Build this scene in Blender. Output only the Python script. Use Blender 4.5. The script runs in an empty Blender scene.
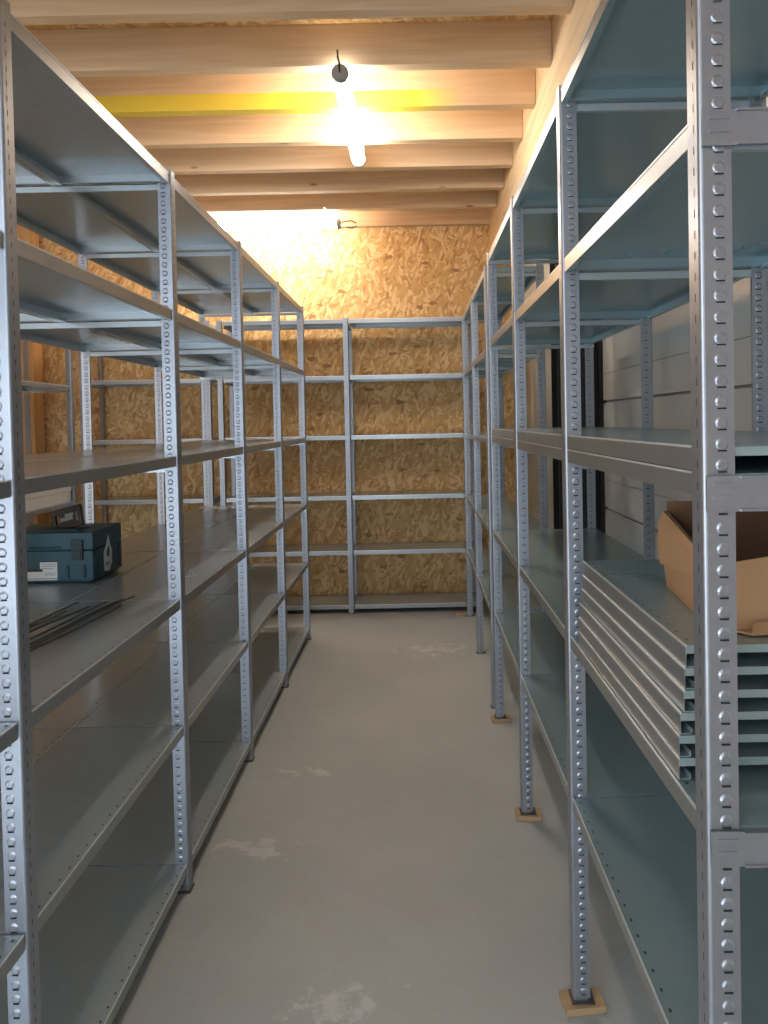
import bpy, math, random
from mathutils import Matrix, Vector
random.seed(7)
C = bpy.context.scene.collection
PI = math.pi
F = 787.0

# ------------------------------------------------------------ materials
def srgb(r, g, b):
    def f(c):
        c /= 255.0
        return c/12.92 if c <= .04045 else ((c+.055)/1.055)**2.4
    return (f(r), f(g), f(b), 1)

class NT:
    def __init__(s, name):
        s.m = bpy.data.materials.new(name); s.m.use_nodes = True
        s.t = s.m.node_tree; s.b = s.t.nodes['Principled BSDF']
    def n(s, typ, **kw):
        nd = s.t.nodes.new(typ)
        for k, v in kw.items():
            if k in nd.inputs.keys(): nd.inputs[k].default_value = v
            else: setattr(nd, k, v)
        return nd
    def l(s, a, b): s.t.links.new(a, b)
    def coord(s, scale=(1, 1, 1), rot=(0, 0, 0), rand=False):
        tc = s.n('ShaderNodeTexCoord'); mp = s.n('ShaderNodeMapping')
        mp.inputs['Scale'].default_value = scale; mp.inputs['Rotation'].default_value = rot
        s.l(tc.outputs['Object'], mp.inputs['Vector'])
        if rand:
            oi = s.n('ShaderNodeObjectInfo'); mu = s.n('ShaderNodeMath', operation='MULTIPLY')
            mu.inputs[1].default_value = 37.0
            s.l(oi.outputs['Random'], mu.inputs[0]); s.l(mu.outputs[0], mp.inputs['Location'])
        return mp.outputs['Vector']
    def ramp(s, fac, stops):
        r = s.n('ShaderNodeValToRGB'); e = r.color_ramp.elements
        e[0].position, e[0].color = stops[0]; e[1].position, e[1].color = stops[-1]
        for p, c in stops[1:-1]:
            x = e.new(p); x.color = c
        s.l(fac, r.inputs[0]); return r.outputs[0]
    def mix(s, fac, a, b, mode='MIX'):
        m = s.n('ShaderNodeMix', data_type='RGBA', blend_type=mode)
        if isinstance(fac, (int, float)): m.inputs[0].default_value = fac
        else: s.l(fac, m.inputs[0])
        for i, v in ((6, a), (7, b)):
            if isinstance(v, tuple): m.inputs[i].default_value = v
            else: s.l(v, m.inputs[i])
        return m.outputs[2]
    def bump(s, h, st=.2, d=.002):
        b = s.n('ShaderNodeBump'); b.inputs['Strength'].default_value = st; b.inputs['Distance'].default_value = d
        s.l(h, b.inputs['Height']); s.l(b.outputs[0], s.b.inputs['Normal'])

def plain(name, col, rough=.5, metal=0.0, spec=None):
    t = NT(name); t.b.inputs['Base Color'].default_value = col
    t.b.inputs['Roughness'].default_value = rough; t.b.inputs['Metallic'].default_value = metal
    n = t.n('ShaderNodeTexNoise', Scale=60.0); t.l(t.coord(), n.inputs['Vector'])
    d = tuple(c*.88 for c in col[:3])+(1,)
    t.l(t.mix(n.outputs['Fac'], d, col), t.b.inputs['Base Color'])
    return t.m

def galv(name, c0, c1, rough, metal=.9):
    t = NT(name); v = t.coord(rand=True)
    vo = t.n('ShaderNodeTexVoronoi', Scale=70.0); t.l(v, vo.inputs['Vector'])
    no = t.n('ShaderNodeTexNoise', Scale=4.0, Detail=4.0); t.l(v, no.inputs['Vector'])
    sep = t.n('ShaderNodeSeparateColor'); t.l(vo.outputs['Color'], sep.inputs[0])
    col = t.mix(no.outputs['Fac'], c0, c1)
    dk = tuple(c*.93 for c in c0[:3])+(1,)
    f = t.n('ShaderNodeMath', operation='MULTIPLY'); f.inputs[1].default_value = .4; t.l(sep.outputs[0], f.inputs[0])
    t.l(t.mix(f.outputs[0], col, dk), t.b.inputs['Base Color'])
    t.b.inputs['Roughness'].default_value = rough
    t.b.inputs['Metallic'].default_value = metal
    return t.m

M_POST = galv('galvanised_post', srgb(160, 165, 174), srgb(172, 177, 186), .36, .75)
M_TRAY = galv('galvanised_tray', srgb(188, 198, 204), srgb(196, 206, 212), .27, .5)
M_TEAL = galv('galvanised_tray_bluish', srgb(162, 184, 190), srgb(170, 192, 198), .27, .55)
M_RIM = galv('pale_tray_rim', srgb(226, 230, 232), srgb(234, 237, 239), .3, .45)  # paler tone along the front rim of the trays
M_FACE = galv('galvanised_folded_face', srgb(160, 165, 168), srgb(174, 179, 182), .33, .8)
M_HOLESHADE = plain('punched_hole_shade', srgb(26, 26, 28), .8)  # flat dark quads; shade inside the punched slots put into the colour
M_FOOT = plain('steel_foot', srgb(95, 92, 90), .5, .7)

def wood(name, c0, c1, axis='x', knots=True):
    t = NT(name); sc = {'x': (1.2, 22, 22), 'y': (22, 1.2, 22), 'z': (22, 22, 1.2)}[axis]
    v = t.coord(sc, rand=True)
    n = t.n('ShaderNodeTexNoise', Scale=1.0, Detail=5.0, Distortion=.8); t.l(v, n.inputs['Vector'])
    col = t.ramp(n.outputs['Fac'], [(.3, c0), (.7, c1)])
    oi = t.n('ShaderNodeObjectInfo')
    col = t.mix(oi.outputs['Random'], col, t.mix(.18, col, srgb(200, 152, 106)))
    if knots:
        ks = {'x': (.32, 1, 1), 'y': (1, .32, 1), 'z': (1, 1, .32)}[axis]
        kv = t.n('ShaderNodeTexVoronoi', Scale=7.5); t.l(t.coord(tuple(.9*a for a in ks), rand=True), kv.inputs['Vector'])
        kf = t.ramp(kv.outputs['Distance'], [(.04, (1, 1, 1, 1)), (.10, (0, 0, 0, 1))])
        sep = t.n('ShaderNodeSeparateColor'); t.l(kv.outputs['Color'], sep.inputs[0])
        gt = t.n('ShaderNodeMath', operation='GREATER_THAN'); gt.inputs[1].default_value = .25; t.l(sep.outputs[0], gt.inputs[0])
        mu = t.n('ShaderNodeMath', operation='MULTIPLY'); t.l(kf, mu.inputs[0]); t.l(gt.outputs[0], mu.inputs[1])
        col = t.mix(mu.outputs[0], col, srgb(126, 82, 50))
    t.l(col, t.b.inputs['Base Color']); t.b.inputs['Roughness'].default_value = .65
    return t
M_JOIST = wood('spruce_joist', srgb(206, 176, 140), srgb(224, 198, 164), 'x').m
M_BEAMY = wood('spruce_beam', srgb(208, 178, 138), srgb(226, 200, 160), 'y').m
M_STUD = wood('spruce_stud', srgb(196, 150, 98), srgb(218, 178, 124), 'z').m
M_PACK = wood('packer_wood', srgb(168, 140, 104), srgb(186, 158, 120), 'x', False).m

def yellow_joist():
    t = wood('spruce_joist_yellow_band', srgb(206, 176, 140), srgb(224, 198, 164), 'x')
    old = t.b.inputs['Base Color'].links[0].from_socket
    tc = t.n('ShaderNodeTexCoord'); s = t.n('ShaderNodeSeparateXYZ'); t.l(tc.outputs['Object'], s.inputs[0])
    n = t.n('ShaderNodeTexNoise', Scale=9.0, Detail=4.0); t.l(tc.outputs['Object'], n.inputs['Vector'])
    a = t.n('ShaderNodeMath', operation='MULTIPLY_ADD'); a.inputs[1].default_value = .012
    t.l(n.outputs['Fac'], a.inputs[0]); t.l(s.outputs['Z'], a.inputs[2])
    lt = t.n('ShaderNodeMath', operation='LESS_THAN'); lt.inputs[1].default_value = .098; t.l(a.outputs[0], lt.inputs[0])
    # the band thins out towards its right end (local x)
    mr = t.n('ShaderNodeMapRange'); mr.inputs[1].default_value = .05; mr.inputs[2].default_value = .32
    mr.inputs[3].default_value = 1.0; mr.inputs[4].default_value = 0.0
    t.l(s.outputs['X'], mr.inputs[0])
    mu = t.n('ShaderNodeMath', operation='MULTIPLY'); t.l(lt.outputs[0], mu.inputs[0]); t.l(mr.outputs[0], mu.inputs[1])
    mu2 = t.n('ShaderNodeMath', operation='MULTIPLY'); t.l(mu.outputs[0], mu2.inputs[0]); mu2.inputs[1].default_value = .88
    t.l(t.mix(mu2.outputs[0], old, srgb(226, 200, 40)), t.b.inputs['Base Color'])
    return t.m
M_YJ = yellow_joist()

def osb(name, plane):
    t = NT(name)
    tc = t.n('ShaderNodeTexCoord'); sp = t.n('ShaderNodeSeparateXYZ'); t.l(tc.outputs['Object'], sp.inputs[0])
    cb = t.n('ShaderNodeCombineXYZ')
    a, b = {'xz': ('X', 'Z'), 'yz': ('Y', 'Z'), 'xy': ('X', 'Y')}[plane]
    t.l(sp.outputs[a], cb.inputs[0]); t.l(sp.outputs[b], cb.inputs[1])
    cols = []; edges = []
    base = None
    for i, (ang, sc, off) in enumerate([(.35, (13, 44, 1), 0), (-.5, (15, 48, 1), 5.3), (1.35, (12, 42, 1), 11.7), (-1.15, (15, 46, 1), 17.1)]):
        wn = t.n('ShaderNodeTexNoise', Scale=5.0, Detail=2.0); t.l(cb.outputs[0], wn.inputs['Vector'])
        vm = t.n('ShaderNodeVectorMath', operation='MULTIPLY_ADD')
        vm.inputs[1].default_value = (.05, .05, 0); t.l(wn.outputs['Color'], vm.inputs[0]); t.l(cb.outputs[0], vm.inputs[2])
        mp = t.n('ShaderNodeMapping'); mp.inputs['Rotation'].default_value = (0, 0, ang); mp.inputs['Location'].default_value = (off, off*.7, 0)
        t.l(vm.outputs[0], mp.inputs['Vector'])
        m2 = t.n('ShaderNodeMapping'); m2.inputs['Scale'].default_value = sc; t.l(mp.outputs[0], m2.inputs['Vector'])
        vo = t.n('ShaderNodeTexVoronoi', Scale=1.0, voronoi_dimensions='2D'); t.l(m2.outputs[0], vo.inputs['Vector'])
        s3 = t.n('ShaderNodeSeparateColor'); t.l(vo.outputs['Color'], s3.inputs[0])
        m3 = t.n('ShaderNodeMapping'); m3.inputs['Scale'].default_value = (12, 140, 1); t.l(mp.outputs[0], m3.inputs['Vector'])
        gr = t.n('ShaderNodeTexNoise', Scale=1.0, Detail=2.0); t.l(m3.outputs[0], gr.inputs['Vector'])
        ma = t.n('ShaderNodeMath', operation='MULTIPLY_ADD'); ma.inputs[1].default_value = .28
        t.l(gr.outputs['Fac'], ma.inputs[0]); t.l(s3.outputs[0], ma.inputs[2])
        col = t.ramp(ma.outputs[0], [(.08, srgb(176, 126, 70)), (.3, srgb(208, 162, 102)), (.75, srgb(220, 178, 118)), (1.15/1.2, srgb(236, 204, 150))])
        if base is None: base = col
        else:
            gt = t.n('ShaderNodeMath', operation='GREATER_THAN'); gt.inputs[1].default_value = .62; t.l(s3.outputs[1], gt.inputs[0])
            base = t.mix(gt.outputs[0], base, col)
    # a few dark flakes
    dv = t.n('ShaderNodeMapping'); dv.inputs['Scale'].default_value = (16, 34, 1); dv.inputs['Rotation'].default_value = (0, 0, .9); t.l(cb.outputs[0], dv.inputs['Vector'])
    dvo = t.n('ShaderNodeTexVoronoi', Scale=1.0, voronoi_dimensions='2D'); t.l(dv.outputs[0], dvo.inputs['Vector'])
    ds = t.n('ShaderNodeSeparateColor'); t.l(dvo.outputs['Color'], ds.inputs[0])
    gt = t.n('ShaderNodeMath', operation='GREATER_THAN'); gt.inputs[1].default_value = .992; t.l(ds.outputs[2], gt.inputs[0])
    base = t.mix(gt.outputs[0], base, srgb(172, 122, 72))
    t.l(base, t.b.inputs['Base Color']); t.b.inputs['Roughness'].default_value = .6
    return t.m
M_OSBX = osb('osb_board_back', 'xz'); M_OSBY = osb('osb_board_side', 'yz'); M_OSBC = osb('osb_board_deck', 'xy')

def concrete():
    t = NT('polished_concrete'); v = t.coord()
    n = t.n('ShaderNodeTexNoise', Scale=1.6, Detail=8.0, Roughness=.6); t.l(v, n.inputs['Vector'])
    n2 = t.n('ShaderNodeTexNoise', Scale=45.0, Detail=4.0); t.l(v, n2.inputs['Vector'])
    col = t.ramp(n.outputs['Fac'], [(.3, srgb(166, 170, 170)), (.7, srgb(180, 184, 183))])
    col = t.mix(.06, col, n2.outputs['Color'])
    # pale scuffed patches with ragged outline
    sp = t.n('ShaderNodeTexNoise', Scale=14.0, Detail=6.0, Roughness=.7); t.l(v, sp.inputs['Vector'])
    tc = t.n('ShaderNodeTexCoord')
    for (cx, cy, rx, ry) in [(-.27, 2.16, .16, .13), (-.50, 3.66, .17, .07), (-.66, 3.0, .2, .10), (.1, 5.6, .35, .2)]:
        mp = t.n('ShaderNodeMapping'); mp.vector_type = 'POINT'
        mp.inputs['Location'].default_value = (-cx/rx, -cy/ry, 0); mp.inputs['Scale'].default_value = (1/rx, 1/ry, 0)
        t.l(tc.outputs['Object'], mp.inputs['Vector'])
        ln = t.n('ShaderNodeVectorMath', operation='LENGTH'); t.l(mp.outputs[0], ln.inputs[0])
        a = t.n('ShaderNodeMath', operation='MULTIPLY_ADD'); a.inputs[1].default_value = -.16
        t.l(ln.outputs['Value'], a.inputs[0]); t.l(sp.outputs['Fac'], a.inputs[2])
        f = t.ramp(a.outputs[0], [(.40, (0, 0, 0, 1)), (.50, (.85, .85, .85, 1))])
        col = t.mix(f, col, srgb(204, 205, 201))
    # small dark specks
    dk = t.n('ShaderNodeTexVoronoi', Scale=5.0); t.l(v, dk.inputs['Vector'])
    df = t.ramp(dk.outputs['Distance'], [(.012, (.7, .7, .7, 1)), (.02, (0, 0, 0, 1))])
    col = t.mix(df, col, srgb(110, 108, 100))
    t.l(col, t.b.inputs['Base Color'])
    r = t.n('ShaderNodeMapRange'); r.inputs[3].default_value = .38; r.inputs[4].default_value = .6
    t.l(n.outputs['Fac'], r.inputs[0]); t.l(r.outputs[0], t.b.inputs['Roughness'])
    return t.m
M_FLOOR = concrete()
M_WHITE = plain('white_door_panel', srgb(228, 229, 227), .25)
M_GROOVE = plain('panel_groove', srgb(150, 150, 148), .5)
M_BLACK = plain('black_paint', srgb(24, 23, 23), .5)
M_RUBBER = plain('black_plastic', srgb(30, 30, 32), .45)
M_LAMPCAP = plain('lamp_grey_plastic', srgb(150, 152, 150), .5)
M_CASE = plain('teal_case_plastic', srgb(8, 74, 92), .45)
M_CASED = plain('dark_teal_case_plastic', srgb(10, 50, 60), .5)
M_LABEL = plain('white_label', srgb(222, 224, 226), .5)
M_INK = plain('label_ink', srgb(30, 32, 36), .6)
M_GREYINK = plain('label_grey', srgb(140, 146, 150), .6)
M_CARD = plain('brown_cardboard', srgb(186, 144, 104), .75)
M_CARDSHADE = plain('cardboard_inside_shaded', srgb(128, 92, 66), .8)  # darker cardboard: shadow inside the box put into the colour
M_ROD = plain('dark_steel_rod', srgb(84, 84, 86), .35, .8)
M_CLIP = plain('pale_plastic_clip', srgb(208, 206, 198), .4)
M_CABLE = plain('cable_brown', srgb(120, 74, 44), .5)
M_CARTON = plain('white_carton', srgb(224, 224, 222), .6)
def emit(name, col, s):
    t = NT(name); t.b.inputs['Base Color'].default_value = col
    t.b.inputs['Emission Color'].default_value = col; t.b.inputs['Emission Strength'].default_value = s
    return t.m
M_LAMP = emit('lit_diffuser', (1.0, .96, .90, 1), 48.0)

# ------------------------------------------------------------ mesh helpers
class MB:
    def __init__(s): s.v = []; s.f = []; s.mi = []
    def q(s, pts, mi=0):
        b = len(s.v); s.v += [tuple(p) for p in pts]; s.f.append(tuple(range(b, b+len(pts)))); s.mi.append(mi)
    def box(s, x0, x1, y0, y1, z0, z1, mi=0):
        x0, x1 = sorted((x0, x1)); y0, y1 = sorted((y0, y1)); z0, z1 = sorted((z0, z1))
        b = len(s.v)
        s.v += [(x0,y0,z0),(x1,y0,z0),(x1,y1,z0),(x0,y1,z0),(x0,y0,z1),(x1,y0,z1),(x1,y1,z1),(x0,y1,z1)]
        for f in ((0,3,2,1),(4,5,6,7),(0,1,5,4),(1,2,6,5),(2,3,7,6),(3,0,4,7)):
            s.f.append(tuple(b+i for i in f)); s.mi.append(mi)
    def prism(s, poly, z0, z1, mi=0):            # poly in xy, ccw
        n = len(poly); b = len(s.v)
        s.v += [(x, y, z0) for x, y in poly]+[(x, y, z1) for x, y in poly]
        s.f.append(tuple(b+i for i in reversed(range(n)))); s.mi.append(mi)
        s.f.append(tuple(b+n+i for i in range(n))); s.mi.append(mi)
        for i in range(n):
            j = (i+1) % n; s.f.append((b+i, b+j, b+n+j, b+n+i)); s.mi.append(mi)
    def tube(s, pts, r, seg=8, mi=0):
        pts = [Vector(p) for p in pts]; rings = []
        for i, p in enumerate(pts):
            d = (pts[min(i+1, len(pts)-1)]-pts[max(i-1, 0)]).normalized()
            up = Vector((0, 0, 1)) if abs(d.z) < .9 else Vector((1, 0, 0))
            a = d.cross(up).normalized(); c = d.cross(a).normalized()
            b = len(s.v); rings.append(b)
            for k in range(seg):
                t = 2*PI*k/seg; s.v.append(tuple(p+a*math.cos(t)*r+c*math.sin(t)*r))
        for i in range(len(rings)-1):
            for k in range(seg):
                k2 = (k+1) % seg
                s.f.append((rings[i]+k, rings[i]+k2, rings[i+1]+k2, rings[i+1]+k)); s.mi.append(mi)
        s.f.append(tuple(rings[0]+k for k in range(seg))); s.mi.append(mi)
        s.f.append(tuple(rings[-1]+k for k in reversed(range(seg)))); s.mi.append(mi)
    def mesh(s, name, mats):
        me = bpy.data.meshes.new(name); me.from_pydata(s.v, [], s.f)
        for m in mats: me.materials.append(m)
        me.polygons.foreach_set('material_index', s.mi); me.update()
        import bmesh
        bm = bmesh.new(); bm.from_mesh(me); bmesh.ops.recalc_face_normals(bm, faces=bm.faces); bm.to_mesh(me); bm.free()
        return me
def obj(name, me, parent=None, loc=(0, 0, 0), rot=(0, 0, 0), bev=0, seg=2):
    o = bpy.data.objects.new(name, me); C.objects.link(o); o.location = loc; o.rotation_euler = rot
    if parent: o.parent = parent
    if bev:
        m = o.modifiers.new('bevel', 'BEVEL'); m.width = bev; m.segments = seg; m.limit_method = 'ANGLE'
    return o
def tag(o, label, cat, group=None):
    o['label'] = label; o['category'] = cat
    if group: o['group'] = group
    return o
def thing(name, label, cat, loc=(0, 0, 0), rz=0, group=None):
    o = bpy.data.objects.new(name, None); C.objects.link(o); o.empty_display_size = .1
    o.location = loc; o.rotation_euler = (0, 0, rz); return tag(o, label, cat, group)
def struct(name, mb, mats, parent=None, loc=(0, 0, 0), bev=0):
    o = obj(name, mb.mesh(name, mats), parent, loc, bev=bev); 
    if not parent: o['kind'] = 'structure'
    return o

# ------------------------------------------------------------ the room
XL, XR, YB, YN = -3.5, 1.075, 7.16, -1.6
ZJ = 1.63+1.765      # underside of joists
ZD = ZJ+.205         # deck
m = MB(); m.box(XL-.15, XR+.15, YN, YB+.15, -.12, 0); struct('floor', m, [M_FLOOR])
m = MB(); m.box(XL-.15, XR+.15, YN, YB+.15, ZD, ZD+.03); struct('ceiling', m, [M_OSBC])
m = MB(); m.box(XL-.15, XR+.15, YB, YB+.12, 0, ZD); struct('wall_back', m, [M_OSBX])
m = MB(); m.box(XL-.12, XL, YN, YB, 0, ZD); struct('wall_left', m, [M_OSBY])
m = MB(); m.box(XR, XR+.12, 4.54, 4.82, 0, ZD); m.box(.99, XR+.12, 4.82, YB, 0, ZD); m.box(XR, XR+.12, YN, 4.54, 2.9, ZD); struct('wall_right', m, [M_WHITE])
m = MB(); m.box(.12, XR+.12, YN+.9, YN+1.0, 0, ZD); struct('wall_added_shade', m, [M_OSBX])  # unseen board wall added behind the camera to darken the nearest right post
# sectional door in the right wall
m = MB()
zs = [0.0, .52, 1.12, 1.725, 2.32, 2.9]
for a, b in zip(zs[:-1], zs[1:]):
    m.box(XR+.004, XR+.05, YN, 4.49, a+.006, b-.006)
    zz = (a+b)/2
    for k in (-.14, .14): m.box(XR+.0025, XR+.006, YN, 4.49, zz+k-.002, zz+k+.002, 1)
m.box(XR+.02, XR+.055, YN, 4.49, 0, 2.9, 1)
d = struct('door_1', m, [M_WHITE, M_GROOVE])
m = MB(); m.box(XR-.018, XR+.06, 4.495, 4.535, 0, 2.9)
for z in zs[1:-1]: m.box(XR-.022, XR-.004, 4.46, 4.497, z-.018, z+.018)
struct('trim_1', m, [M_BLACK])
# black steel column behind the shelves (I section)
m = MB(); m.box(.84, XR-.001, 4.60, 4.615, 0, 3.04); m.box(.84, XR-.001, 4.80, 4.815, 0, 3.04); m.box(.95, .965, 4.615, 4.80, 0, 3.04)
struct('trim_2', m, [M_BLACK])
# joists and header beam
jy = [-2.3+.52*i for i in range(18)]
first = 3.40
jys = sorted([first+.52*i for i in range(7)]+[first-.52*(i+1) for i in range(9)])
k = 3
for y in jys:
    m = MB(); m.box(XL, .713, 0, .075, 0, ZD-ZJ)
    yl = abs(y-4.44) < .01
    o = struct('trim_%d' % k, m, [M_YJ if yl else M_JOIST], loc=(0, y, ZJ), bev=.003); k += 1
m = MB(); m.box(XL, .713, 0, .06, 0, ZD-ZJ); struct('trim_%d' % k, m, [M_JOIST], loc=(0, YB-.08, ZJ)); k += 1
m = MB(); m.box(.715, .87, YN, YB, 0, ZD-3.04); struct('trim_%d' % k, m, [M_BEAMY], loc=(0, 0, 3.04)); k += 1
# corner post and studs on the left wall
for (x0, x1, y0, y1) in [(XL+.02, XL+.19, 6.86, 7.04), (XL, XL+.10, 5.3, 5.36), (XL, XL+.10, 4.6, 4.66), (XL, XL+.10, 3.9, 3.96)]:
    m = MB(); m.box(x0, x1, y0, y1, 0, ZJ); struct('trim_%d' % k, m, [M_STUD], bev=.003); k += 1

# ------------------------------------------------------------ shelving parts
PITCH = .030
def post_mesh(sx, h):
    m = MB(); w = .046; d = .044; t = .002; r = .006
    out = [(sx*w, 0)]
    arc = [(sx*(r-r*math.cos(a)), r-r*math.sin(a)) for a in [PI/2*k/4 for k in range(5)]]
    # outer line: from far end of camera flange to corner, around, to end of aisle flange
    outer = [(sx*w, 0)]+[arc[4-k] for k in range(5)]+[(0, d)]
    inner = [(sx*t, d), (sx*t, r), (sx*r, t), (sx*(w-t), t), (sx*(w-t), .010), (sx*w, .010)]
    poly = outer+inner
    m.prism(poly, 0, h)
    n = int((h-.03)/PITCH)
    for i in range(n):
        z = .03+i*PITCH; cx = sx*.028
        ring0 = []; ring1 = []
        for kx in range(10):
            a = 2*PI*kx/10
            ring0.append((cx+.0095*math.cos(a), -.0001, z+.0095*math.sin(a)))
            ring1.append((cx+.0070*math.cos(a), -.0018, z+.0055*math.sin(a)-.001))
        for kx in range(10):
            k2 = (kx+1) % 10; m.q([ring0[kx], ring0[k2], ring1[k2], ring1[kx]])
        m.q(ring1)
        m.q([(cx-.0065, -.0022, z-.0105), (cx+.0065, -.0022, z-.0105), (cx+.0065, -.0006, z-.0082), (cx-.0065, -.0006, z-.0082)], 1)
        # dark quad for the shaded slit on the aisle flange
        m.q([(-sx*.0004, .018, z-.006), (-sx*.0004, .0205, z-.006), (-sx*.0004, .0205, z+.006), (-sx*.0004, .018, z+.006)], 1)
    return m.mesh('post', [M_POST, M_HOLESHADE])
def tray_mesh(sx, dep, ln, h, mat, ends=True, rivets=False, holes=True):
    m = MB(); t = .0015; X = lambda a: sx*a
    m.box(0, X(dep), 0, ln, h-t, h)
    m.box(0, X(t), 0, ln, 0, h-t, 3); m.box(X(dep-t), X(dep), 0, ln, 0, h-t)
    m.box(X(t), X(.018), 0, ln, 0, t); m.box(X(dep-.018), X(dep-t), 0, ln, 0, t)
    m.box(X(.018), X(.018+t), 0, ln, t, .010); m.box(X(dep-.018-t), X(dep-.018), 0, ln, t, .010)
    zlo = .004 if ends else h-.013
    m.box(X(t), X(dep-t), 0, t, zlo, h-t); m.box(X(t), X(dep-t), ln-t, ln, zlo, h-t)
    if ends:
        m.box(X(.02), X(dep-.02), t, .014, .004, .0055); m.box(X(.02), X(dep-.02), ln-.014, ln-t, .004, .0055)
    # folded rim at the front edge
    m.box(X(-.001), X(.0022), 0, ln, h-.0022, h+.0012, 4)
    if holes:
        n = int(ln/.05)
        for i in range(n):
            y = .03+i*.05
            m.q([(X(.012), y, h+.0003), (X(.0165), y, h+.0003), (X(.0165), y+.009, h+.0003), (X(.012), y+.009, h+.0003)], 1)
    if rivets:
        for i in range(4):
            y = .12+i*.235; cx = X(.09)
            rg = [(cx+.004*math.cos(a), y+.004*math.sin(a), h) for a in [PI/3*q for q in range(6)]]
            rt = [(cx+.002*math.cos(a), y+.002*math.sin(a), h+.0025) for a in [PI/3*q for q in range(6)]]
            for q in range(6): m.q([rg[q], rg[(q+1) % 6], rt[(q+1) % 6], rt[q]], 2)
            m.q(rt, 2)
    return m.mesh('shelf_tray', [mat, M_HOLESHADE, M_CLIP, M_FACE, M_RIM])
cache = {}
def cached(key, fn):
    if key not in cache: cache[key] = fn()
    return cache[key]
H = .034
def rack(name, label, cat, loc, rz, sx, ys, dep, levels, ntray, mat, front_z0=0.0, skip_front=0, double=(), topz=2.52, packs=()):
    """local x = inwards (times sx), local y = along the row; levels = tray top heights"""
    root = thing(name, label, cat, loc, rz)
    for i, y in enumerate(ys):
        for side in (0, 1):
            z0 = front_z0 if (side == 0 and i >= skip_front) else 0.0
            s = sx if side == 0 else -sx
            me = cached(('post', s, z0, topz), lambda: post_mesh(s, topz-z0))
            p = obj('post', me, root, (0 if side == 0 else sx*dep, y, z0))
            fm = cached(('foot', s), lambda: foot_mesh(s))
            obj('foot_plate', fm, p)
            if i in double:
                me2 = cached(('post', s, z0, topz, 'b'), lambda: post_mesh_back(s, topz-z0))
                obj('post', me2, root, (0 if side == 0 else sx*dep, y-.0015, z0))
    for i in range(len(ys)-1):
        ln = ys[i+1]-ys[i]-.011-(.036 if i+1 in double else 0)
        td = (dep-.008)/ntray
        for lz in levels:
            for n in range(ntray):
                me = cached(('tray', sx, round(td, 4), round(ln, 4), mat.name), lambda: tray_mesh(sx, td-.002, ln, H, mat))
                obj('shelf_tray', me, root, (sx*(.004+n*td+.001), ys[i]+.0055, lz-H))
    rl = cached(('rail', sx, dep), lambda: rail_mesh(sx, dep))
    for i, y in enumerate(ys):
        for lz in levels:
            obj('cross_rail', rl, root, (0, y+.004 if i < len(ys)-1 else y-.020, lz-H-.020))
    return root
def foot_mesh(s):
    m = MB(); m.box(-s*.006, s*.058, -.010, .046, 0, .004); m.box(s*.004, s*.030, .004, .022, .004, .03)
    m.tube([(s*.044, -.003, .004), (s*.044, -.003, .010)], .006)
    return m.mesh('foot_plate', [M_FOOT])
def post_mesh_back(s, h):
    m = MB(); w = .048
    m.box(0, s*.002, -.036, 0, 0, h); m.box(s*.002, s*w, -.002, 0, 0, h)
    n = int((h-.03)/PITCH)
    for i in range(n):
        z = .03+i*PITCH
        m.q([(-s*.0004, -.0205, z-.006), (-s*.0004, -.018, z-.006), (-s*.0004, -.018, z+.006), (-s*.0004, -.0205, z+.006)], 1)
    return m.mesh('post', [M_POST, M_HOLESHADE])
def rail_mesh(sx, dep):
    m = MB(); m.box(sx*.004, sx*(dep-.004), 0, .002, 0, .019); m.box(sx*.004, sx*(dep-.004), .002, .014, 0, .002); m.box(sx*.004, sx*(dep-.004), .002, .014, .017, .019)
    return m.mesh('cross_rail', [M_TRAY])

LV = [2.50, 2.035, 1.53, 1.03, .575, .085]
# left row : posts P-1..P4
YL = [1.608-1.064, 1.608, 2.724, 3.788, 4.852, 5.916]
XLF = -.822
left = rack('shelving_rack', 'long galvanised shelving row left of the aisle, holding the blue-green case', 'shelf',
            (XLF, 0, 0), 0, -1, YL, .78, [2.50, 2.032, 1.527, 1.030, .588, .10], 2, M_TRAY, topz=2.515)
# right near row
XRF = .407
YR = [1.115, 2.14, 3.185, 4.225]
right = rack('shelving_rack', 'near right galvanised shelving row on wooden packers, holding the cardboard box', 'shelf',
             (XRF, 0, 0), 0, 1, YR, .56, [2.515, 2.06, 1.547, 1.040, .592], 1, M_TEAL, front_z0=.020, skip_front=1, topz=2.53)
# end beams closing the near end of the right row
for lz in [2.515, 2.06, 1.547, 1.040, .592]:
    m = MB(); m.box(.003, .557, -.0075, -.0045, lz-.052, lz-.002); m.box(.05, .495, -.012, -.0075, lz-.052, lz-.049); m.box(.05, .495, -.012, -.0075, lz-.005, lz-.002)
    m.box(.012, .040, -.0095, -.0075, lz-.034, lz-.030); m.box(.012, .040, -.0095, -.0075, lz-.016, lz-.012)
    obj('end_beam', m.mesh('end_beam', [M_POST]), right, (0, YR[0], 0))
# right far row (shallower)
YR2 = [4.43, 5.485, 6.54]
right2 = rack('shelving_rack', 'shallower galvanised shelving row at the far right end of the aisle', 'shelf',
              (XRF, 0, 0), 0, 1, YR2, .335, [2.49, 2.035, 1.53, 1.015, .56], 1, M_TEAL, topz=2.50)
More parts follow.
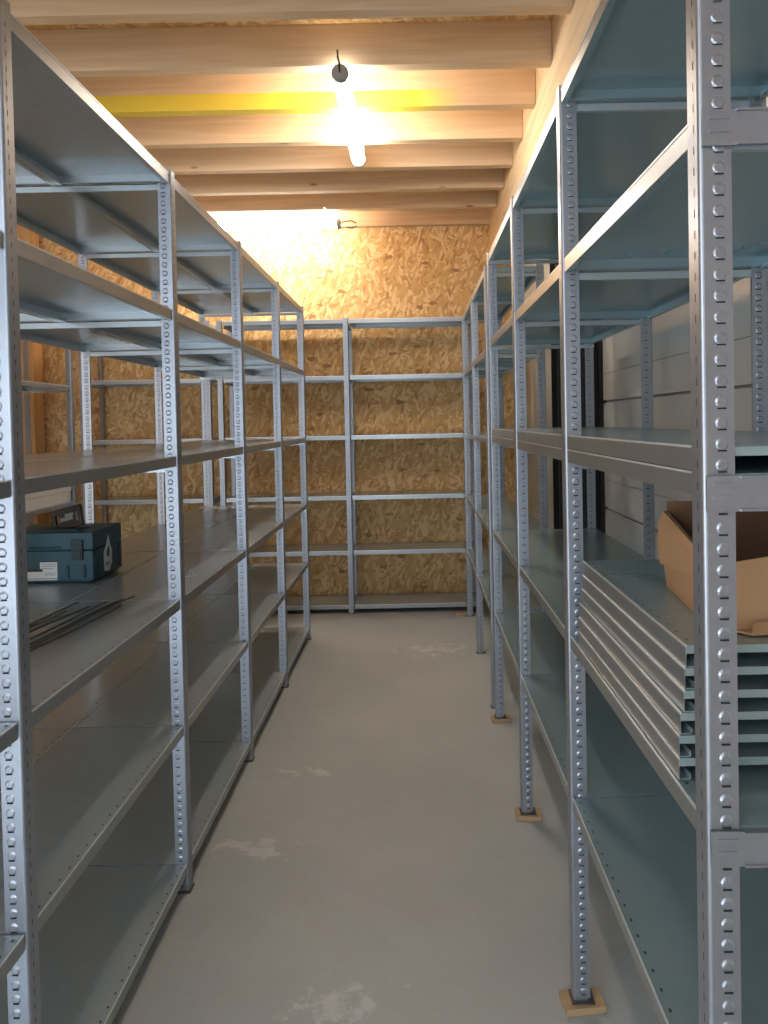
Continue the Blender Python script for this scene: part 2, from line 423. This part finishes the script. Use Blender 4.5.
# back rows, rotated to face the camera
back = rack('shelving_rack', 'galvanised shelving across the end of the aisle against the wood strand board wall', 'shelf',
            (.545, 6.70, 0), PI/2, 1, [0, 1.095, 2.17], .42, [2.515, 2.035, 1.525, 1.01, .54, .075], 1, M_TRAY, topz=2.525)
back2 = rack('shelving_rack', 'galvanised shelving at the back wall, seen through the left shelving row', 'shelf',
             (-1.73, 6.70, 0), PI/2, 1, [0, 1.07], .42, [2.515, 2.035, 1.525, 1.01, .54, .075], 1, M_TRAY, topz=2.525)
side = rack('shelving_rack', 'galvanised shelving in the far left corner beside the wooden corner post', 'shelf',
            (-2.87, 0, 0), 0, -1, [5.62, 6.60], .40, [2.50, 1.99, 1.02, .54, .085], 1, M_TRAY, topz=2.51)

# ------------------------------------------------------------ wooden packers
def packer(x, y, rz, label, w=.112, d=.078):
    m = MB(); m.box(-w/2, w/2, -d/2, d/2, 0, .019)
    tag(obj('wooden_packer', m.mesh('wooden_packer', [M_PACK]), None, (x, y, 0), (0, 0, rz), bev=.002), label, 'packer', 'wooden packers under the right-hand shelf posts')
packer(XRF+.027, YR[1]+.015, .10, 'thin wooden packer under the nearest right-hand post foot')
packer(XRF+.027, YR[2]+.015, -.06, 'thin wooden packer under the second right-hand post foot', .105)
packer(XRF+.027, YR[3]+.015, .04, 'small wooden packer under the last post of the near right row', .105, .075)
m = MB(); m.box(-.07, .07, -.03, .03, 0, .012)
tag(obj('wooden_packer', m.mesh('wooden_packer', [M_PACK]), None, (.38, 6.62, 0), (0, 0, .05), bev=.002), 'small flat piece of wood on the floor at the far right corner', 'packer')

# ------------------------------------------------------------ spare trays
TH = .035
spare = tray_mesh(1, .53, .775, TH, M_TEAL, ends=False)
names = ['bottom', 'second from bottom', 'third from bottom', 'third from top', 'second from top', 'top']
for i in range(6):
    dx = [.0, .001, .004, .010, .012, .014][i]; dy = [0, .001, .002, .001, .003, .002][i]
    o = obj('spare_shelf_tray', spare, None, (XRF+.009+dx, 1.262+dy, 1.0425+i*(TH+.0015)))
    tag(o, 'spare metal shelf tray, %s of the six stacked under the cardboard box' % names[i], 'shelf tray', 'spare shelf trays stacked in the right row')
sp3 = [tray_mesh(1, .545, YR[i+1]-YR[i]-.014, .036, M_TEAL, ends=False) for i in range(3)]
for i, w in enumerate(['nearest bay', 'middle bay', 'farthest bay']):
    o = obj('spare_shelf_tray', sp3[i], None, (XRF+.005, YR[i]+.007, 1.5495))
    tag(o, 'spare tray lying on the eye-level shelf of the right row, %s' % w, 'shelf tray', 'spare trays on the eye-level right shelf')

# ------------------------------------------------------------ cardboard box on the stack
ZS = 1.0425+6*(TH+.0015)
bx = thing('cardboard_box', 'open brown cardboard box with bent flaps on the stack of spare trays', 'box', (.505, 1.335, ZS))
def panel(name, a, b, za, zb, mat, lean=(0, 0), th=.004, parent=bx, z0=0, curve=0):
    """vertical sheet from a to b (xy) with top heights za -> zb; lean shifts the top"""
    m = MB(); n = 8; A = Vector((a[0], a[1])); B = Vector((b[0], b[1])); dd = (B-A).normalized(); nn = Vector((-dd.y, dd.x))*th
    rows = 5; grid = []
    for i in range(n+1):
        t = i/n; col = []
        for j in range(rows+1):
            s = j/rows; p = A.lerp(B, t); cv = curve*math.sin(PI*s)
            zt = za+(zb-za)*t
            col.append(Vector((p.x+lean[0]*s*s+nn.x*cv/th, p.y+lean[1]*s*s+nn.y*cv/th, z0+(zt-z0)*s)))
        grid.append(col)
    for off in (0, 1):
        o3 = Vector((nn.x, nn.y, 0))*off
        for i in range(n):
            for j in range(rows):
                m.q([grid[i][j]+o3, grid[i+1][j]+o3, grid[i+1][j+1]+o3, grid[i][j+1]+o3])
    o3 = Vector((nn.x, nn.y, 0))
    for i in range(n):
        m.q([grid[i][rows], grid[i+1][rows], grid[i+1][rows]+o3, grid[i][rows]+o3]); m.q([grid[i][0], grid[i+1][0], grid[i+1][0]+o3, grid[i][0]+o3])
    for i in (0, n):
        for j in range(rows): m.q([grid[i][j], grid[i][j+1], grid[i][j+1]+o3, grid[i][j]+o3])
    return obj(name, m.mesh(name, [mat]), parent)
m = MB(); m.prism([(0, 0), (.40, .03), (.43, .36), (.04, .37)], .001, .005); obj('bottom', m.mesh('bottom', [M_CARD]), bx)
panel('side_panel', (0, 0), (.04, .37), .115, .165, M_CARD, curve=.006)
panel('side_panel', (.40, .03), (.0, .0), .165, .115, M_CARD)
panel('side_panel', (.04, .37), (.43, .36), .185, .185, M_CARDSHADE)
panel('side_panel', (.43, .36), (.40, .03), .18, .165, M_CARD)
panel('flap', (.002, .05), (.022, .36), .0, .02, M_CARD, lean=(.0, 0)) if False else None
# bent flap folded outwards along the left side
m = MB()
n = 10
prev = None
for i in range(n+1):
    t = i/n
    y = .02+.34*t; xb = .004+.036*t; zt = .118+.045*t
    ring = []
    for (ox, oz) in [(0, 0), (-.008, .002), (-.018, -.020), (-.022, -.065), (-.016, -.112)]:
        k = .35+.65*t
        ring.append(Vector((xb-.002+ox*k, y, zt+oz*k)))
    if prev:
        for j in range(4):
            m.q([prev[j], ring[j], ring[j+1], prev[j+1]])
            e = Vector((-.003, 0, .001)); m.q([prev[j]+e, prev[j+1]+e, ring[j+1]+e, ring[j]+e])
    prev = ring
obj('flap', m.mesh('flap', [M_CARD]), bx)
# torn lip at the bottom of the near face
m = MB(); m.prism([(.03, -.004), (.05, -.03), (.12, -.026), (.13, .002)], .001, .005); m.q([(.05, -.03, .005), (.12, -.026, .005), (.11, -.012, .022), (.06, -.014, .018)])
obj('flap', m.mesh('flap', [M_CARD]), bx)

# ------------------------------------------------------------ tool case on the left row
ZC = 1.0325
case = thing('tool_case', 'blue-green plastic power tool case with raised black handle on the left shelf', 'tool case', (-1.442, 3.19, ZC))
def rbox(m, x0, x1, y0, y1, z0, z1, mi=0): m.box(x0, x1, y0, y1, z0, z1, mi)
W2, D2, HC = .185, .148, .195
m = MB(); rbox(m, -W2, W2, -D2, D2, .008, .125)
m.box(-W2+.01, W2-.01, -D2+.01, D2-.01, 0, .008)
obj('lower_shell', m.mesh('lower_shell', [M_CASE]), case, bev=.008, seg=3)
m = MB(); rbox(m, -W2, W2, -D2, D2, .129, HC)
m.box(-W2+.006, W2-.006, -D2+.006, D2-.006, .124, .130)
m.box(-.11, .11, -.10, .03, HC-.004, HC+.004)
lid = obj('lid', m.mesh('lid', [M_CASE]), case, bev=.008, seg=3)
m = MB(); m.box(-.10, .10, -.09, .02, HC+.003, HC+.0055); obj('top_recess', m.mesh('top_recess', [M_CASED]), lid)
for x in (-.10, .125):
    m = MB(); m.box(x-.022, x+.022, -D2-.008, -D2+.002, .088, .168); m.box(x-.016, x+.016, -D2-.011, -D2-.008, .10, .125)
    obj('latch', m.mesh('latch', [M_CASED]), case, bev=.003)
for bb in [(x-.006, x+.006, -D2-.005, -D2+.001, .02, .07) for x in (.150, .085, -.15)]+[(-.06, .06, -D2-.006, -D2+.001, .135, .142)]+[
           (W2-.001, W2+.004, y-.006, y+.006, .02, .12) for y in (-.11, .11)]:
    m = MB(); m.box(*bb); obj('rib', m.mesh('rib', [M_CASED]), case, bev=.002)
# raised handle with an opening
m = MB()
hw, hh = .062, .085
m.box(-hw, -hw+.016, -.008, .008, 0, hh); m.box(hw-.016, hw, -.008, .008, 0, hh); m.box(-hw, hw, -.009, .009, hh-.022, hh); m.box(-hw+.01, hw-.01, -.004, .004, 0, .022)
m.box(-.034, .034, -.006, -.003, .02, .066, 1)
h = obj('handle', m.mesh('handle', [M_RUBBER, M_RUBBER]), case, (.03, .0, HC), (math.radians(-14), math.radians(-14), 0), bev=.004)
m = MB(); m.box(-.028, .026, -.0095, -.0085, .030, .046, 0); m.box(-.006, .03, -.0095, -.0085, .046, .058, 0); obj('sticker', m.mesh('sticker', [M_GREYINK]), h)
# labels (front)
m = MB(); e = -D2-.0006
m.box(-.185+.03, .045, e-.0005, e, .012, .052); m.box(-.022, .045, e-.0005, e, .052, .082)
m.box(-.15, -.012, e-.001, e-.0004, .046, .056, 1)
for z in (.074, .066, .058): m.box(-.016, .040-.01*(z < .06), e-.001, e-.0004, z-.0012, z+.0012, 2)
for z in (.040, .033): m.box(-.005, .040, e-.001, e-.0004, z-.001, z+.001, 2)
m.box(-.15, .045, e-.001, e-.0004, .017, .020, 2)
obj('label', m.mesh('label', [M_LABEL, M_INK, M_GREYINK]), case)['label'] = 'white label with dark print'
# emblem on the right-hand end
m = MB(); x = W2+.0008
out = [(-.045, .025), (.012, .018), (.036, .045), (.040, .095), (.020, .130), (.005, .168), (-.020, .130), (-.048, .100)]
inn = [(-.012, .080), (.006, .074), (.016, .090), (.012, .108), (.004, .122), (-.006, .110), (-.016, .100), (-.018, .090)]
for i in range(8):
    j = (i+1) % 8
    m.q([(x, out[i][0], out[i][1]), (x, out[j][0], out[j][1]), (x, inn[j][0], inn[j][1]), (x, inn[i][0], inn[i][1])])
m.q([(x+.0004, -.03, .045), (x+.0004, .0, .040), (x+.0004, .006, .055), (x+.0004, -.028, .060)], 1)
m.q([(x+.0004, .012, .03), (x+.0004, .018, .03), (x+.0004, .030, .085), (x+.0004, .024, .085)], 1)
obj('emblem', m.mesh('emblem', [M_LABEL, M_GREYINK]), case)['label'] = 'white flame-like emblem'

# ------------------------------------------------------------ rods on the left shelf
rods = [((-1.16, 1.72), (-1.055, 2.66)), ((-1.13, 1.70), (-1.02, 2.70)), ((-1.10, 1.74), (-1.00, 2.76)), ((-1.19, 1.70), (-1.10, 2.62)),
        ((-1.22, 1.78), (-1.15, 2.56)), ((-1.075, 1.70), (-.99, 2.60)), ((-1.25, 1.75), (-1.155, 2.66))]
rlab = ['thin dark steel rod lying on the left shelf in front of the case']
for i, (a, b) in enumerate(rods):
    m = MB(); L = math.dist(a, b); nn = 6
    m.tube([(0, L*t/nn, .003*math.sin(t*1.3+i)+.003) for t in range(nn+1)], .0032, 6)
    o = obj('steel_rod', m.mesh('steel_rod', [M_ROD]), None, (a[0], a[1], ZC+.0035), (0, 0, -math.atan2(b[0]-a[0], b[1]-a[1])))
    tag(o, rlab[0], 'rod', 'steel rods lying on the left shelf')

# small pale clips near the second left post
for i, (px, py) in enumerate([(-.915, 3.10), (-.895, 3.04), (-.905, 3.17), (-.93, 3.22), (-.885, 3.13)]):
    m = MB(); m.box(-.008, .008, -.003, .003, 0, .004); m.box(-.008, -.005, -.003, .003, .004, .008); m.box(.005, .008, -.003, .003, .004, .0075)
    o = obj('plastic_clip', m.mesh('plastic_clip', [M_CLIP]), None, (px, py, ZC+.0005), (0, 0, i*1.1), bev=.001)
    tag(o, 'tiny pale clip lying near the front edge of the left shelf, between posts', 'clip', 'tiny pale clips on the left shelf')

# white carton in the far left shelving
m = MB(); m.box(-.17, .17, -.47, .46, 0, .13)
ct = thing('white_carton', 'long low white carton on the far left corner shelving', 'box', (-3.06, 6.12, 1.0215))
obj('body', m.mesh('body', [M_CARTON]), ct, bev=.003)
m = MB(); m.box(-.174, .174, -.474, .464, .09, .134); obj('lid', m.mesh('lid', [M_CARTON]), ct, bev=.003)

# ------------------------------------------------------------ lamps
def lamp(name, label, loc, rz, L=1.30, hook=True, cable=True, br=(.10, 1.135)):
    t = thing(name, label, 'light', loc, rz)
    m = MB(); N = 14; prof = [(.042*math.cos(a), .036*math.sin(a)) for a in [2*PI*k/N for k in range(N)]]
    b = len(m.v)
    for y in (.03, L-.03):
        for (x, z) in prof: m.v.append((x, y, z))
    for i in range(N):
        j = (i+1) % N; m.f.append((b+i, b+j, b+N+j, b+N+i)); m.mi.append(0)
    m.f.append(tuple(b+i for i in range(N))); m.mi.append(0); m.f.append(tuple(b+N+i for i in range(N))); m.mi.append(0)
    obj('diffuser', m.mesh('diffuser', [M_LAMP]), t)
    for y0 in (0, L-.03):
        m = MB(); m.tube([(0, y0, 0), (0, y0+.006, 0)], .036, 14); m.tube([(0, y0+.004, 0), (0, y0+.032, 0)], .043, 14)
        obj('end_cap', m.mesh('end_cap', [M_LAMPCAP]), t)
    for y0 in br:
        m = MB(); (None if hook else m.box(-.34, .30, y0-.012, y0+.012, .054, .058)); m.box(-.046, .046, y0-.012, y0+.012, .022, .040); m.tube([(0, y0, .036), (0, y0, .058)], .004); obj('bracket', m.mesh('bracket', [M_LAMPCAP]), t)
    if cable:
        m = MB()
        if hook: pts = [(0, -.002, 0), (0, -.025, .005), (.004, -.05, .02), (-.004, -.05, .05), (-.006, -.03, .09)]
        else: pts = [(0, -.002, .01), (0, -.03, .02), (0, -.09, .028), (0, -.13, .01), (0, -.135, -.02), (0, -.10, -.035), (0, -.05, -.03)]
        m.tube(pts, .005 if hook else .006, 8); obj('cable', m.mesh('cable', [M_RUBBER if hook else M_CABLE]), t)
    return t
zl = ZJ-.058
lamp('batten_lamp', 'lit tubular batten lamp running along the aisle under the joists', (-.33, 3.86, zl), 0)
lamp('batten_lamp', 'lit batten lamp running across, close to the strand board end wall', (-.60, 6.78, zl), PI/2, 1.30, hook=False)

# ------------------------------------------------------------ world + camera
w = bpy.data.worlds.new('World'); bpy.context.scene.world = w; w.use_nodes = True
bg = w.node_tree.nodes['Background']; bg.inputs[0].default_value = (.80, .90, 1.0, 1); bg.inputs[1].default_value = 3.5

cam = bpy.data.cameras.new('camera'); co = bpy.data.objects.new('camera', cam); C.objects.link(co)
pitch = math.radians(1.2); roll = math.radians(1.15)
R = Matrix.Rotation(PI/2-pitch, 4, 'X') @ Matrix.Rotation(-roll, 4, 'Z')
co.matrix_world = Matrix.Translation((0, 0, 1.63)) @ R
cam.sensor_fit = 'VERTICAL'; cam.sensor_height = 36; cam.lens = F/1024*36
vpx, vpy = 415.0, 422.0
ppx = vpx; ppy = vpy+F*math.tan(pitch)
cam.shift_x = -(ppx-384)/1024; cam.shift_y = (ppy-512)/1024
cam.clip_start = .02
bpy.context.scene.camera = co
vs = bpy.context.scene.view_settings
vs.view_transform = 'Standard'; vs.look = 'None'; vs.gamma = 1; vs.use_curve_mapping = False; vs.exposure = 0.3
